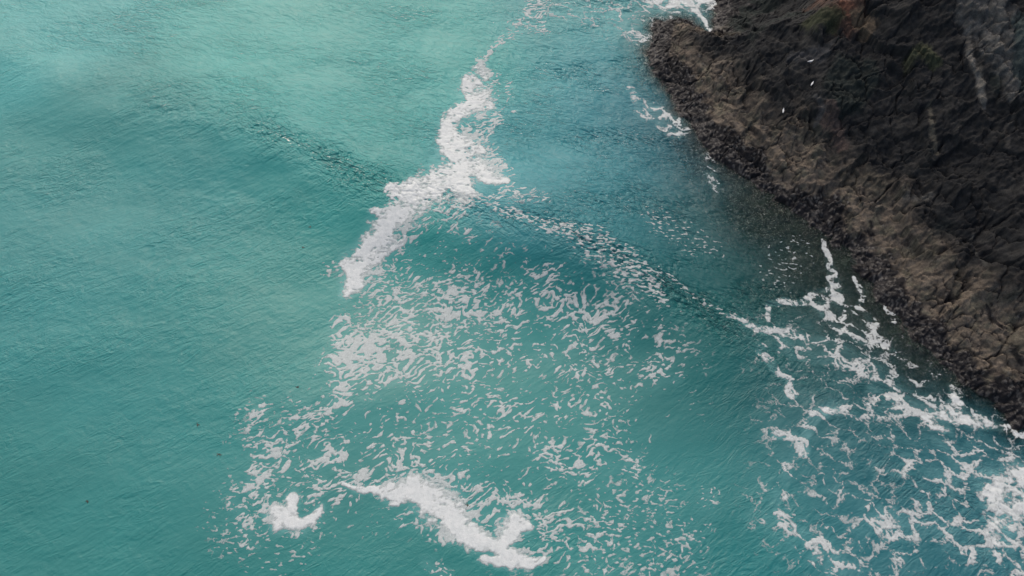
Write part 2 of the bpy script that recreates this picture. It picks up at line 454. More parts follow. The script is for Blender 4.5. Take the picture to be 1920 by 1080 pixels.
# wind ripples: crests running nearly across the picture on the far side, up to the right on the near side
wxp = 0.8*fbm(X*0.22, Y*0.22, 2, 331); wyp = 0.8*fbm(X*0.22, Y*0.22, 2, 335)
rightside = smooth(-2, 6, S)
a1 = math.radians(34)
Xa, Ya = X*math.cos(a1)+Y*math.sin(a1), -X*math.sin(a1)+Y*math.cos(a1)
a2 = math.radians(-20)
Xb, Yb = X*math.cos(a2)+Y*math.sin(a2), -X*math.sin(a2)+Y*math.cos(a2)
def rip(Xq, Yq, l, asp, seed): return ridged((Xq+wxp)/(l*asp), (Yq+wyp)/l, 2, seed, 0.5)
rA = 0.030*rip(Xa, Ya, 1.5, 2.4, 341)+0.012*rip(Xa, Ya, 0.6, 2.0, 343)
rB = 0.045*rip(Xb, Yb, 1.3, 2.1, 351)+0.024*rip(Xb, Yb, 0.55, 2.0, 353)
rC = 0.05*fbm(X/3.6, Y/2.4, 3, 357)
Xc, Yc = X*math.cos(a3)+Y*math.sin(a3), -X*math.sin(a3)+Y*math.cos(a3)
Z -= near*chop*(0.11*smooth(0.45, 1.0, ridged((Xc+wxp)/2.4, (Yc+wyp)/0.9, 2, 391))+0.07*smooth(0.4, 1.0, ridged((Xc+wxp)/1.1, (Yc+wyp)/0.5, 2, 393)))
Z += near*rough_sp*(rA*(1-rightside)*0.85+rB*(0.25+0.75*rightside)+rC)
# wash against the rock
Dw = shore_signed(X, Y)
Z += near*0.16*np.exp(-np.maximum(-Dw, 0)/4)*fbm(X*0.5, Y*0.5, 3, 361)
Z = Z*(1-0.6*np.exp(-np.maximum(-Dw, 0)/1.2))

# bed depth under each point, from the rock itself
sub = (X > gx[0]) & (X < gx[-1]) & (Y > gy[0]) & (Y < gy[-1])
depth = np.full(X.shape, 12.0)
ii = np.clip(np.searchsorted(gx, X[sub])-1, 0, len(gx)-2); jj = np.clip(np.searchsorted(gy, Y[sub])-1, 0, len(gy)-2)
tx = (X[sub]-gx[ii])/(gx[ii+1]-gx[ii]); ty = (Y[sub]-gy[jj])/(gy[jj+1]-gy[jj])
hb = (Hr[jj, ii]*(1-tx)+Hr[jj, ii+1]*tx)*(1-ty)+(Hr[jj+1, ii]*(1-tx)+Hr[jj+1, ii+1]*tx)*ty
depth[sub] = Z[sub]-hb

# colour of the silty water (suspended sand makes it milky turquoise; near the rock, brown bed plus painted reflections of dark cliff and blue sky)
WC = [((100,60),(92,160,154)),((500,60),(88,160,150)),((820,100),(86,158,149)),((1100,40),(92,150,148)),((200,250),(66,136,130)),
      ((100,450),(70,136,132)),((350,420),(60,134,130)),((620,240),(78,152,144)),((580,430),(56,138,130)),((300,700),(62,131,127)),
      ((100,1000),(60,126,120)),((450,640),(60,134,127)),((1000,250),(74,142,144)),((1150,350),(70,134,140)),((1250,450),(54,116,122)),
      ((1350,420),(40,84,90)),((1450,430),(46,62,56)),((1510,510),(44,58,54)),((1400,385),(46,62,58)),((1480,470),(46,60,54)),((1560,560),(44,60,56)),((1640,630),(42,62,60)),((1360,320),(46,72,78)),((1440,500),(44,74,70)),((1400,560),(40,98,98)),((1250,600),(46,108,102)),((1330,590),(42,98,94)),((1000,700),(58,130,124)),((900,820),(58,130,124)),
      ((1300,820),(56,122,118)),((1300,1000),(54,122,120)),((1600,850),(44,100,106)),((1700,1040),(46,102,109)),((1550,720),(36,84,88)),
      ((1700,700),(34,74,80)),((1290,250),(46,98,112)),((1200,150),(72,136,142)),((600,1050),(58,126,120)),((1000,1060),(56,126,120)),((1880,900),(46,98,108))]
WG = 1.0
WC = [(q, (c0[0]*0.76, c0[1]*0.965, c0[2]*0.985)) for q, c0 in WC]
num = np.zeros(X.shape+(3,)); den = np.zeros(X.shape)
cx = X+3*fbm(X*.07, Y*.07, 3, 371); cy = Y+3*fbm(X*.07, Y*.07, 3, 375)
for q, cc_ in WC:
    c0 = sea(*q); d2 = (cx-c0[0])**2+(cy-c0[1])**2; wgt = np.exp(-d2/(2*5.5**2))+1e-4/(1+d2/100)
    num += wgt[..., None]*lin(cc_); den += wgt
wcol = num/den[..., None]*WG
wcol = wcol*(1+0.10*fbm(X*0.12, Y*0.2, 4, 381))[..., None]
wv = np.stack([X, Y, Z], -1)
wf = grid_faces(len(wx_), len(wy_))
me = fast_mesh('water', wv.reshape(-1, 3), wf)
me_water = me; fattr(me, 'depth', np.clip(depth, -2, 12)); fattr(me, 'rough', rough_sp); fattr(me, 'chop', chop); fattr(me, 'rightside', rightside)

m, nt = newmat('sea_water'); n = N(nt)
out = n('ShaderNodeOutputMaterial')
g = n('ShaderNodeNewGeometry').outputs['Position']
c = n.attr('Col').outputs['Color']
ra = n.attr('rough').outputs['Fac']
gA = n.map(n.map(g, (1, 1, 1), -a1), (0.40, 1.15, 1)); gB = n.map(n.map(g, (1, 1, 1), -a2), (0.45, 1.1, 1))
def crest(v_, sc_, k=6.0):
    q = n.noise(v_, sc_, 3, 0.5, 1.2)
    return n.math('SUBTRACT', 1.0, n.math('ABSOLUTE', n.math('MULTIPLY', n.math('SUBTRACT', q, 0.5), k)), True)
gust = n.ramp(n.noise(n.map(g, (0.6, 1, 1)), 0.16, 3, 0.6), 0.33, 0.66, 0.45, 1.1)
rgt = n.attr('rightside').outputs['Fac']
hA = n.math('MULTIPLY', n.math('ADD', n.math('MULTIPLY', crest(gA, 1.1, 5.0), 0.30), n.math('MULTIPLY', n.noise(gA, 3.0, 4, 0.6, 0.6), 0.6)), n.math('SUBTRACT', 1.15, rgt))
hB = n.math('MULTIPLY', n.math('ADD', n.math('MULTIPLY', crest(gB, 1.4, 8.0), 0.34), n.math('MULTIPLY', n.noise(gB, 3.4, 4, 0.6, 0.6), 0.75)), n.math('ADD', 0.25, rgt))
ra = n.math('MULTIPLY', ra, gust)
hh = n.math('MULTIPLY', n.math('ADD', hA, hB), ra)
b = n('ShaderNodeBump'); ch = n.attr('chop').outputs['Fac']
gC = n.map(n.map(g, (1, 1, 1), -a3), (0.45, 1.4, 1))
rc = n.math('SUBTRACT', 1.0, n.math('ABSOLUTE', n.math('MULTIPLY', n.math('SUBTRACT', n.noise(gC, 1.5, 3, 0.5, 1.0), 0.5), 6.0)), True)
hh = n.math('ADD', hh, n.math('MULTIPLY', n.math('MULTIPLY', rc, ch), -0.7))
b.inputs['Strength'].default_value = 1.0; b.inputs['Distance'].default_value = 0.10; n.link(hh, b.inputs['Height'])
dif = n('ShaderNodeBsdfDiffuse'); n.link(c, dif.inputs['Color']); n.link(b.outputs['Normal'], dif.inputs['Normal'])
tr = n('ShaderNodeBsdfTransparent'); tr.inputs['Color'].default_value = (0.62, 0.78, 0.72, 1)
dp = n.attr('depth').outputs['Fac']
al_ = n.math('SUBTRACT', 1.0, n.math('POWER', 2.718, n.math('MULTIPLY', dp, -0.42)), True)
mx = n('ShaderNodeMixShader'); n.link(al_, mx.inputs[0]); n.link(tr.outputs[0], mx.inputs[1]); n.link(dif.outputs[0], mx.inputs[2])
gl = n('ShaderNodeBsdfGlossy'); gl.inputs['Roughness'].default_value = 0.17; n.link(b.outputs['Normal'], gl.inputs['Normal'])
fr = n('ShaderNodeFresnel'); fr.inputs['IOR'].default_value = 1.34; n.link(b.outputs['Normal'], fr.inputs['Normal'])
mx2 = n('ShaderNodeMixShader'); n.link(fr.outputs[0], mx2.inputs[0]); n.link(mx.outputs[0], mx2.inputs[1]); n.link(gl.outputs[0], mx2.inputs[2])
n.link(mx2.outputs[0], out.inputs[0])
M_water = m
water = link_mesh('water', me, M_water); tag(water, 'milky turquoise sea with a low swell crossing it', None, None, 'structure')

# ------------------------------------------------------------------ foam
XW = X+0.55*fbm(X*0.45, Y*0.45, 3, 395); YW = Y+0.55*fbm(X*0.45, Y*0.45, 3, 397)
def strokes_field(lst, soft=1.0):
    D = np.full(X.shape, -3.0)
    for st in lst:
        pts = [tuple(sea(q[0], q[1])) for q in st]; rad = [q[2]*mpp(q[0], q[1]) for q in st]
        if len(pts) == 1: pts = pts+[(pts[0][0]+0.01, pts[0][1])]; rad = rad*2
        mr = max(rad)*3+1
        xs = [q[0] for q in pts]; ys = [q[1] for q in pts]
        i0, i1 = np.searchsorted(wx_, [min(xs)-mr, max(xs)+mr]); j0, j1 = np.searchsorted(wy_, [min(ys)-mr, max(ys)+mr])
        if i1 <= i0 or j1 <= j0: continue
        d, rr, _, _ = seg_dist(XW[j0:j1, i0:i1], YW[j0:j1, i0:i1], pts, rad)
        D[j0:j1, i0:i1] = np.maximum(D[j0:j1, i0:i1], 1-d/rr)
    return D

def density(lst):
    """(strength, [strokes]) -> coverage wanted at each point"""
    P = np.zeros(X.shape)
    for k, st in lst:
        D = strokes_field([st]); P = np.maximum(P, k*smooth(-0.6, 0.45, D))
    return P

win = (slice(np.searchsorted(wy_, 12.0), np.searchsorted(wy_, 84.0)), slice(np.searchsorted(wx_, -62.0), np.searchsorted(wx_, 62.0)))
lim = np.zeros(X.shape, dtype=bool); lim[win] = True
vis = lim & (np.abs(X) < 8+(Y*cP+H*sP)*math.tan(HFOV/2)*1.02) & (Dw < 1.0)
def mk(fn):
    o = np.zeros(X.shape); o[vis] = fn(X[vis], Y[vis]); return o

# texture fields (coverage-ranked)
ang = math.radians(14)
def rotc(Xq, Yq, a_): return Xq*math.cos(a_)+Yq*math.sin(a_), -Xq*math.sin(a_)+Yq*math.cos(a_)
def fleck(Xq, Yq):
    w1 = 1.1*fbm(Xq*0.35, Yq*0.35, 3, 401); w2 = 1.1*fbm(Xq*0.35, Yq*0.35, 3, 405)
    u, v_ = rotc(Xq+w1, Yq+w2, ang); u = u*1.75; v_ = v_*1.75; w1 = w1*1.5; w2 = w2*1.5
    a_ = 0.9*perlin(u/1.6, v_/0.85, 411)+0.9*perlin(u/0.72, v_/0.44, 413)+0.55*perlin(u/0.36, v_/0.27, 417)
    a_ = 0.75*a_ - 1.9*np.abs(perlin((u+w2)/1.7, (v_+w1)/0.85, 419)) + 0.5*perlin(Xq/5, Yq/5, 420)
    return rank(a_)
def speck(Xq, Yq):
    u, v_ = rotc(Xq*1.25, Yq*1.25, math.radians(-8))
    return rank(perlin(u/0.75, v_/0.30, 421)+0.7*perlin(u/0.38, v_/0.22, 423))
def lace(Xq, Yq):
    w1 = 1.7*fbm(Xq*0.35, Yq*0.35, 4, 431); w2 = 1.7*fbm(Xq*0.35, Yq*0.35, 4, 435)
    u, v_ = rotc(Xq*1.5+1.3*w1, Yq*1.5+1.3*w2, math.radians(-32))
    p1, p2, _ = worley(u/3.2, v_/1.9, 441); q1, q2, _ = worley(u/0.75, v_/0.42, 445)
    a_ = -(p2-p1)*1.8 - 0.65*(q2-q1) + 0.7*fbm(Xq*0.8, Yq*1.1, 5, 447)+0.25*perlin(Xq*5, Yq*6, 449)
    return rank(a_)
FL = mk(fleck); SP_ = mk(speck); LC = mk(lace)

streak = [[(905,128,12),(912,140,12)],
          [(882,152,17),(886,168,22),(900,182,26),(902,198,26),(882,206,20),(856,216,16),(842,232,15),(842,252,16),(846,272,22),(850,292,28),(868,312,30),(882,332,38),(860,350,40)],
          [(880,335,34),(912,344,26),(938,352,14),(955,358,6)],
          [(850,350,34),(812,362,36),(772,374,30),(745,374,18),(735,366,12)],
          [(815,370,38),(780,392,38),(742,412,34),(712,404,10),(700,402,6)],
          [(760,405,36),(726,430,30),(712,452,26),(690,476,26),(672,488,30),(668,508,26),(658,530,16),(646,548,8)],
          [(700,470,20),(735,465,10),(760,455,8)],
          [(848,362,22),(895,384,7)],
          [(852,272,20),(895,282,18),(905,292,10)]]
slick = [[(640,908,5),(690,918,9),(725,922,15),(765,920,27),(805,932,32),(838,957,33),(862,987,29),(885,1010,22),(915,1024,15),(950,1040,17),(985,1056,14),(1018,1050,4)],
         [(935,1035,16),(952,1000,18),(972,978,17),(988,988,9)],
         [(905,1050,10),(960,1060,12)],
         [(512,958,12),(530,978,18),(555,984,15),(588,974,12),(600,956,8)],
         [(545,960,10),(552,932,12)]]
whites = [[(1232,2,16),(1262,8,22),(1300,6,18),(1330,2,10)],
          [(1300,18,7),(1318,34,6),(1330,52,5),(1334,62,4)],
          [(1852,918,20),(1880,905,26),(1900,935,32),(1878,955,30),(1872,990,18),(1868,1015,8)],
          [(1905,880,18),(1925,905,24),(1930,960,20)],
          [(1788,728,7),(1794,752,13),(1780,778,12),(1752,790,18),(1775,805,10)],
          [(1800,782,10),(1850,792,8),(1890,802,8),(1925,815,10)],
          [(1545,768,9),(1565,772,8)],[(1650,535,4),(1664,530,7),(1670,522,4)]]
jitA = mk(lambda a_, b_: fbm(*[q/1.6 for q in rotc(a_, b_, ang)], 4, 451)); jitB = mk(lambda a_, b_: fbm(a_/0.45, b_/0.30, 3, 455))
Ds = strokes_field(streak); Dl = strokes_field(slick); Dwt = strokes_field(whites)
chopw = np.clip(chop, 0, 1)*smooth(-2.5, 0.5, -np.abs(S+0.5))
hole = mk(lambda a_, b_: smooth(0.28, 0.5, fbm(*[q*k for q, k in zip(rotc(a_, b_, math.radians(-25)), (0.9, 2.2))], 3, 461)))
Vs = np.clip(Ds+0.06, -3, 0.55)+0.9*jitA+0.6*jitB-1.15*hole*smooth(1.1, 0.2, Ds)-0.75*chopw*smooth(0.30, 0.6, SP_)*smooth(1.1, 0.2, Ds)
Vl = np.clip(Dl+0.06, -3, 0.75)+0.6*jitA+0.6*jitB-0.5*hole*smooth(0.7, 0.0, Dl)
Vw = np.clip(Dwt+0.05, -3, 0.6)+0.9*jitA+0.7*jitB-0.6*hole + 1.1*(LC-0.62)

fl = [(0.30,[(715,500,45),(800,470,30),(880,460,20)]),(0.30,[(760,560,70),(880,590,80),(1000,600,80)]),(0.26,[(1000,640,110),(1120,640,90)]),
      (0.40,[(850,565,40),(830,590,45)]),(0.42,[(880,610,36),(830,650,40)]),(0.40,[(870,690,40),(930,640,30)]),
      (0.42,[(700,645,34),(790,615,22),(860,595,18),(930,572,18),(985,548,20),(1040,515,16)]),(0.32,[(860,512,20),(900,516,20)]),
      (0.62,[(632,598,16),(640,625,20),(660,650,34),(700,655,36)]),(0.60,[(640,680,32),(690,690,46),(750,680,34)]),(0.66,[(672,668,24),(662,700,26),(640,730,24),(612,768,14)]),
      (0.50,[(760,590,24),(760,640,24)]),(0.30,[(800,700,50),(860,720,40)]),(0.30,[(605,665,14),(595,690,10),(585,715,8)]),
      (0.20,[(940,760,60),(930,830,60)]),(0.34,[(935,740,18),(950,780,18),(925,810,16)]),(0.30,[(1060,740,20),(1058,780,24)]),
      (0.50,[(1020,850,24),(1060,860,30),(1090,890,18)]),(0.26,[(1000,880,50),(1100,850,50)]),(0.36,[(1100,600,30),(1090,680,30)]),
      (0.38,[(1060,570,24),(1110,600,20),(1150,620,10)]),(0.32,[(1215,690,30),(1250,700,30)]),(0.16,[(1180,680,60),(1000,720,80)]),
      (0.40,[(488,775,14),(470,800,12)]),(0.62,[(482,888,16),(488,905,16),(480,920,12)]),(0.60,[(500,842,15),(515,848,13)]),(0.40,[(650,893,14),(760,890,24),(850,915,30),(910,955,34),(960,990,34),(1000,1040,20)]),(0.5,[(905,150,26),(915,200,26),(880,240,20),(895,290,26),(940,340,22)]),(0.5,[(860,400,24),(780,440,30),(720,480,26),(690,520,22)]),(0.45,[(510,950,20),(560,1000,16),(600,985,12)]),(0.40,[(500,830,24),(580,820,14)]),(0.55,[(485,850,16),(540,845,14)]),(0.55,[(480,885,18),(485,915,18)]),
      (0.38,[(440,950,16),(460,980,16),(455,1020,10),(480,1030,8)]),(0.45,[(540,880,18),(600,865,20),(640,855,14)]),(0.30,[(700,850,40),(760,830,40),(850,870,50)]),
      (0.44,[(560,930,24),(600,915,20)]),(0.30,[(620,800,30),(560,800,20)]),(0.36,[(730,905,26),(800,885,24),(860,905,26)]),
      (0.44,[(880,915,18),(930,945,28),(975,955,24)]),(0.32,[(760,975,18),(800,990,16),(845,1010,14)]),(0.45,[(805,1050,16),(835,1075,16)]),
      (0.30,[(1030,960,50),(1090,1040,50)]),(0.18,[(1150,960,80),(1250,1030,70)]),(0.36,[(1100,1020,20),(1120,1060,18)]),(0.24,[(1330,930,20),(1320,980,16),(1280,1010,20)]),
      (0.16,[(600,840,130),(900,780,170),(1100,800,130)]),(0.22,[(760,560,110),(700,760,110),(540,860,90)]),(0.18,[(900,600,160),(1120,680,150)]),(0.20,[(500,940,90),(640,900,70)]),(0.30,[(640,790,60),(560,870,60)]),(0.16,[(1000,940,110),(1150,960,120)]),(0.34,[(830,440,18),(870,455,14)]),(0.30,[(1190,860,20),(1180,890,14)]),
      (0.30,[(950,160,10),(965,210,8)]),(0.40,[(925,170,12),(925,230,14),(905,260,14)]),(0.50,[(915,140,12),(900,110,10),(930,85,8)]),
      (0.34,[(930,85,10),(960,60,14),(1000,40,22),(1010,10,24)]),(0.5,[(968,40,12),(1015,55,14)]),(0.22,[(960,380,24),(1010,390,14)]),
      (0.40,[(960,360,10),(930,390,10)])]
sp = [(0.42,[(885,385,10),(940,412,12),(985,432,10)]),(0.42,[(980,430,12),(1030,448,15),(1080,462,15),(1130,480,17),(1175,498,17)]),(0.46,[(1180,515,24),(1210,545,20),(1240,578,10)]),
      (0.36,[(1100,470,30),(1200,540,30)]),(0.10,[(720,560,60),(900,560,60)]),(0.13,[(1240,430,30),(1290,460,30),(1330,470,20)]),  # last entry: sky glints on the water, imitated with pale foam specks
      (0.20,[(620,500,14),(640,505,10)]),(0.10,[(460,960,60),(540,1010,60)]),(0.18,[(460,780,20),(470,820,20)]),
      (0.26,[(1230,520,6),(1290,560,7),(1370,600,8)]),(0.14,[(1200,1000,90)]),(0.08,[(1490,470,30),(1460,520,30)])]
lc = [(0.46,[(1365,598,5),(1430,620,10),(1520,635,13),(1570,650,12),(1640,690,10),(1700,715,7),(1750,722,5)]),
      (0.42,[(1425,650,10),(1500,670,12),(1580,680,12),(1650,712,12),(1740,745,9)]),(0.42,[(1470,640,20),(1560,660,30),(1660,700,24)]),
      (0.60,[(1545,440,5),(1552,475,7),(1560,520,8),(1566,550,10),(1582,600,12)]),(0.60,[(1602,520,5),(1620,550,7),(1612,575,7),(1634,600,7)]),
      (0.55,[(1440,602,5),(1443,572,6),(1470,564,6),(1500,567,6),(1535,548,5),(1562,545,5)]),(0.60,[(1520,568,6),(1550,592,9),(1575,620,10),(1620,640,10),(1670,655,7)]),
      (0.36,[(1540,570,26),(1590,600,30),(1640,640,26)]),(0.50,[(1655,530,5),(1675,600,8)]),(0.45,[(1680,590,12)]),
      (0.66,[(1418,662,6),(1440,680,9),(1456,700,8),(1480,715,9),(1486,745,8)]),
      (0.64,[(1562,762,18),(1525,785,12),(1508,812,12),(1505,845,10)]),(0.55,[(1455,812,10),(1490,822,9)]),(0.34,[(1580,765,24),(1650,775,20),(1700,770,22)]),
      (0.50,[(1640,740,16),(1700,760,20),(1760,770,22),(1840,790,20)]),(0.52,[(1790,735,12),(1790,780,20)]),
      (0.22,[(1460,850,20),(1500,870,20)]),(0.42,[(1475,870,8),(1470,920,9),(1455,940,9)]),(0.52,[(1458,925,9),(1466,985,10),(1500,1000,14),(1530,1020,20),(1560,1060,32)]),
      (0.48,[(1545,1050,30),(1600,1070,26)]),(0.46,[(1630,960,26),(1660,985,32),(1720,985,30)]),(0.36,[(1610,1000,18),(1600,1050,18)]),
      (0.46,[(1700,855,14),(1725,868,9),(1700,882,12)]),(0.34,[(1640,880,20),(1690,882,16)]),(0.40,[(1760,835,14),(1800,850,16),(1850,830,20)]),
      (0.60,[(1850,900,30),(1890,930,44),(1880,1000,26)]),(0.46,[(1750,890,20),(1800,905,24)]),(0.42,[(1790,990,24),(1840,990,30),(1860,1040,20)]),(0.42,[(1760,1000,20),(1830,1040,14)]),
      (0.30,[(1900,860,40),(1930,1040,40)]),(0.5,[(1900,1040,14),(1880,1010,12)]),(0.20,[(1700,920,80),(1800,860,60)]),(0.16,[(1500,960,60),(1620,1050,80)]),
      (0.60,[(1182,168,7),(1196,188,8),(1222,200,10),(1250,215,12),(1240,235,14),(1270,250,12)]),(0.44,[(1205,215,14),(1270,225,16),(1285,250,8)]),
      (0.34,[(1180,55,16),(1200,80,10),(1210,60,12)]),(0.36,[(1160,20,24),(1200,10,20)]),(0.28,[(1060,10,40),(1120,30,34)]),(0.30,[(1100,35,14),(1120,45,12)]),
      (0.62,[(1230,5,20),(1330,5,24)]),(0.26,[(1340,350,12),(1330,290,10)]),(0.18,[(1700,680,24),(1760,700,16)])]
Pf, Pp, Pl = density(fl), density(sp), density(lc)
# clumpiness
cl = mk(lambda a_, b_: 1+1.1*fbm(a_*0.33, b_*0.42, 3, 471))
Pf = np.clip(Pf*cl, 0, 0.64); Pp = np.clip(Pp*(0.4+0.6*cl), 0, 0.9); Pl = np.clip(Pl*(0.3+0.7*cl), 0, 0.92)
Vf = np.where(Pf > 0.004, (FL-(1-Pf))*2.2, -1); Vp = np.where(Pp > 0.004, (SP_-(1-Pp))*2.0, -1); wide = density([(0.14,[(1440,640,60),(1560,660,90),(1700,720,70)]),(0.18,[(1520,800,90),(1700,800,80),(1850,820,60)]),(0.22,[(1500,960,90),(1640,1010,110)]),(0.34,[(1800,930,110),(1880,980,110)]),(0.24,[(1200,30,80)])])
Pl = np.maximum(Pl*0.92, wide*np.clip(cl, 0.2, 1.6))
Vc = np.where(Pl > 0.004, (LC-(1-Pl))*2.0, -1)
for A_ in (Vs, Vl, Vw): A_[Ds*0+1 == 0] = -1
ST = np.stack([np.where(Ds > -1.2, Vs, -1), np.where(Dl > -1.2, Vl, -1), np.where(Dwt > -1.4, Vw, -1), Vf, Vp, Vc])
fam = ST.argmax(0); F = ST.max(0); F = np.where(vis, F, -1)
F = np.where(Dw > 0.25, -1, F)
thick = np.select([fam == 0, fam == 1, fam == 2, fam == 3, fam == 4, fam == 5],
                  [0.26+1.7*F, 0.26+1.7*F, 0.22+1.5*F, 0.20+1.05*F+0.36*Pf, 0.40+0.8*F, 0.12+1.05*F+0.25*Pl])
thick = np.clip(thick, 0.05, np.select([fam == 3, fam == 4, fam == 5], [0.70, 0.66, 0.80], 1.0))
F = np.where(F > -0.9, F+0.07, F)      # a thin translucent film round every patch
zone = np.select([(fam == 0), (fam == 1)], [0, 1], default=2)
tipx = sea(1100, 300)[0]; yt = sea(1200, 330)[1]; xr = sea(1360, 600)[0]
zone = np.where(zone == 2, np.where((X > sea(1130, 30)[0]*0.93) & (Y > yt), 3, np.where((X > sea(1345, 800)[0]) & (Y < yt), 4, 2)), zone)

# bubbles held under the surface make the water round the foam paler
aer = np.clip(0.40*np.maximum(Pf*0.5, Pl) + 0.22*smooth(-0.8, 0.3, np.maximum(Dl, np.maximum(Ds, Dwt))), 0, 0.42)*mk(lambda a_, b_: 1+0.9*fbm(a_*0.6, b_*0.8, 4, 481))
wcol = mixc(wcol, np.array([0.24, 0.50, 0.50]), np.clip(aer, 0, 0.5))
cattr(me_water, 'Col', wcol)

def marching(Fv, mask_tri):
    """polygonise the part of the grid where Fv > 0, on the same triangles as the sea mesh"""
    ny, nx = Fv.shape
    f = Fv.ravel(); idx = np.arange(nx*ny).reshape(ny, nx)
    cells = (Fv[:-1, :-1] > 0) | (Fv[1:, :-1] > 0) | (Fv[:-1, 1:] > 0) | (Fv[1:, 1:] > 0)
    cells &= mask_tri[:-1, :-1]
    j, i = np.nonzero(cells)
    A_ = idx[j, i]; B_ = idx[j, i+1]; C_ = idx[j+1, i+1]; D_ = idx[j+1, i]
    T = np.concatenate([np.stack([A_, B_, C_], 1), np.stack([A_, C_, D_], 1)])
    ins = f[T] > 0; cnt = ins.sum(1)
    tris = []      # as pairs (p,q): vertex on the edge p-q ; p==q for a grid vertex
    t3 = T[cnt == 3]; tris.append(np.stack([np.stack([t3[:, k], t3[:, k]], 1) for k in range(3)], 1))
    for want, flag in ((1, True), (2, False)):
        sel = cnt == want; t = T[sel]; s_ = ins[sel]
        odd = np.argmax(s_ == flag, axis=1); r = np.arange(len(t))
        a_, b_, c_ = t[r, odd], t[r, (odd+1) % 3], t[r, (odd+2) % 3]
        if want == 1:
            tris.append(np.stack([np.stack([a_, a_], 1), np.stack([a_, b_], 1), np.stack([a_, c_], 1)], 1))
        else:
            tris.append(np.stack([np.stack([b_, b_], 1), np.stack([c_, c_], 1), np.stack([a_, c_], 1)], 1))
            tris.append(np.stack([np.stack([b_, b_], 1), np.stack([a_, c_], 1), np.stack([a_, b_], 1)], 1))
    E = np.concatenate(tris).reshape(-1, 2); E.sort(axis=1)
    key = E[:, 0].astype(np.int64)*(nx*ny)+E[:, 1]
    uk, inv = np.unique(key, return_inverse=True)
    p_, q_ = uk//(nx*ny), uk % (nx*ny)
    fp, fq = f[p_], f[q_]; t = np.where(p_ == q_, 0.0, fp/(fp-fq+1e-12)); t = np.clip(t, 0, 1)
    return p_, q_, t, inv.reshape(-1, 3)

m, nt = newmat('foam'); n = N(nt)
out = n('ShaderNodeOutputMaterial'); p = n('ShaderNodeBsdfPrincipled')
g = n('ShaderNodeNewGeometry').outputs['Position']
th = n.attr('thick').outputs['Fac']
nf = n.noise(g, 3.0, 6, 0.65); nf2 = n.noise(g, 11.0, 3, 0.6)
c = n.mix(n.ramp(nf, 0.35, 0.68), (0.565, 0.60, 0.595), (0.665, 0.69, 0.68)); n.link(c, p.inputs['Base Color'])
p.inputs['Roughness'].default_value = 0.75; p.inputs['Specular IOR Level'].default_value = 0.25
b = n('ShaderNodeBump'); b.inputs['Strength'].default_value = 0.3; b.inputs['Distance'].default_value = 0.08
n.link(n.math('ADD', nf, n.math('MULTIPLY', nf2, 0.4)), b.inputs['Height']); n.link(b.outputs['Normal'], p.inputs['Normal'])
al2 = n.math('ADD', th, n.math('MULTIPLY', n.math('SUBTRACT', nf2, 0.5), 0.7), True)
n.link(al2, p.inputs['Alpha']); n.link(p.outputs[0], out.inputs[0])
M_foam = m

zl = [('foam_streak', 'thick white foam streak winding down the middle of the open water', 'foam'),
      ('foam_slick', 'cream-white curved foam slick thickening to the right, nearest the lower edge of the picture', 'foam'),
      ('foam_flecks', 'pale broken foam flecks scattered over the calm turquoise water below the foam streak', 'foam'),
      ('foam_wash', 'white wash and foam web round the far tip of the cliff', 'foam'),
      ('foam_lace', 'lacy white foam net spreading from the foot of the near cliff', 'foam')]
Xf, Yf, Zf, Tf, Ff = X.ravel(), Y.ravel(), Z.ravel(), thick.ravel(), F.ravel()
for k, (nm, lb, ct) in enumerate(zl):
    p_, q_, t, tri = marching(F, zone == k)
    L = lambda A_: A_[p_]*(1-t)+A_[q_]*t
    thk = np.clip(L(Tf), 0, 1); fv = np.clip(L(Ff), 0, 1)
    z = L(Zf)+0.006+0.07*np.minimum(fv, 0.6)*(1.0 if k in (0, 1) else 0.4)
    me = fast_mesh(nm, np.stack([L(Xf), L(Yf), z], 1), tri)
    fattr(me, 'thick', thk)
    o = link_mesh(nm, me, M_foam); tag(o, lb, ct, None, 'stuff')

# ------------------------------------------------------------------ gulls on the rock
def simple(name, colr_, rough_=0.6, nz=0.12):
    m, nt = newmat(name); n = N(nt); out = n('ShaderNodeOutputMaterial'); p = n('ShaderNodeBsdfPrincipled')
    g = n('ShaderNodeTexCoord').outputs['Object']; f = n.noise(g, 30, 3)
    c = n.mix(n.ramp(f, 0.3, 0.7), tuple(q*(1-nz) for q in colr_), tuple(min(1, q*(1+nz)) for q in colr_))
    n.link(c, p.inputs['Base Color']); p.inputs['Roughness'].default_value = rough_; n.link(p.outputs[0], out.inputs[0]); return m
M_white = simple('white_feather', (0.80, 0.80, 0.78)); M_grey = simple('grey_feather', (0.34, 0.36, 0.39)); M_beak = simple('beak', (0.70, 0.42, 0.05)); M_leg = simple('leg', (0.55, 0.33, 0.27)); M_blk = simple('black_feather', (0.02, 0.02, 0.02))

def loft(rings, seg=16):
    """rings: (x, z, half width, half height) -> closed tube along x"""
    bm = bmesh.new(); R = []
    for (x, z, rw, rh) in rings:
        R.append([bm.verts.new((x, rw*math.cos(2*math.pi*k/seg), z+rh*math.sin(2*math.pi*k/seg))) for k in range(seg)])
    for a_, b_ in zip(R, R[1:]):
        for k in range(seg): bm.faces.new((a_[k], a_[(k+1) % seg], b_[(k+1) % seg], b_[k]))
    bm.faces.new(R[0][::-1]); bm.faces.new(R[-1])
    bmesh.ops.recalc_face_normals(bm, faces=bm.faces)
    for f_ in bm.faces: f_.smooth = True
    return bm
def bmo(name, bm, mat, parent):
    me = bpy.data.meshes.new(name); bm.to_mesh(me); bm.free(); return link_mesh(name, me, mat, parent)

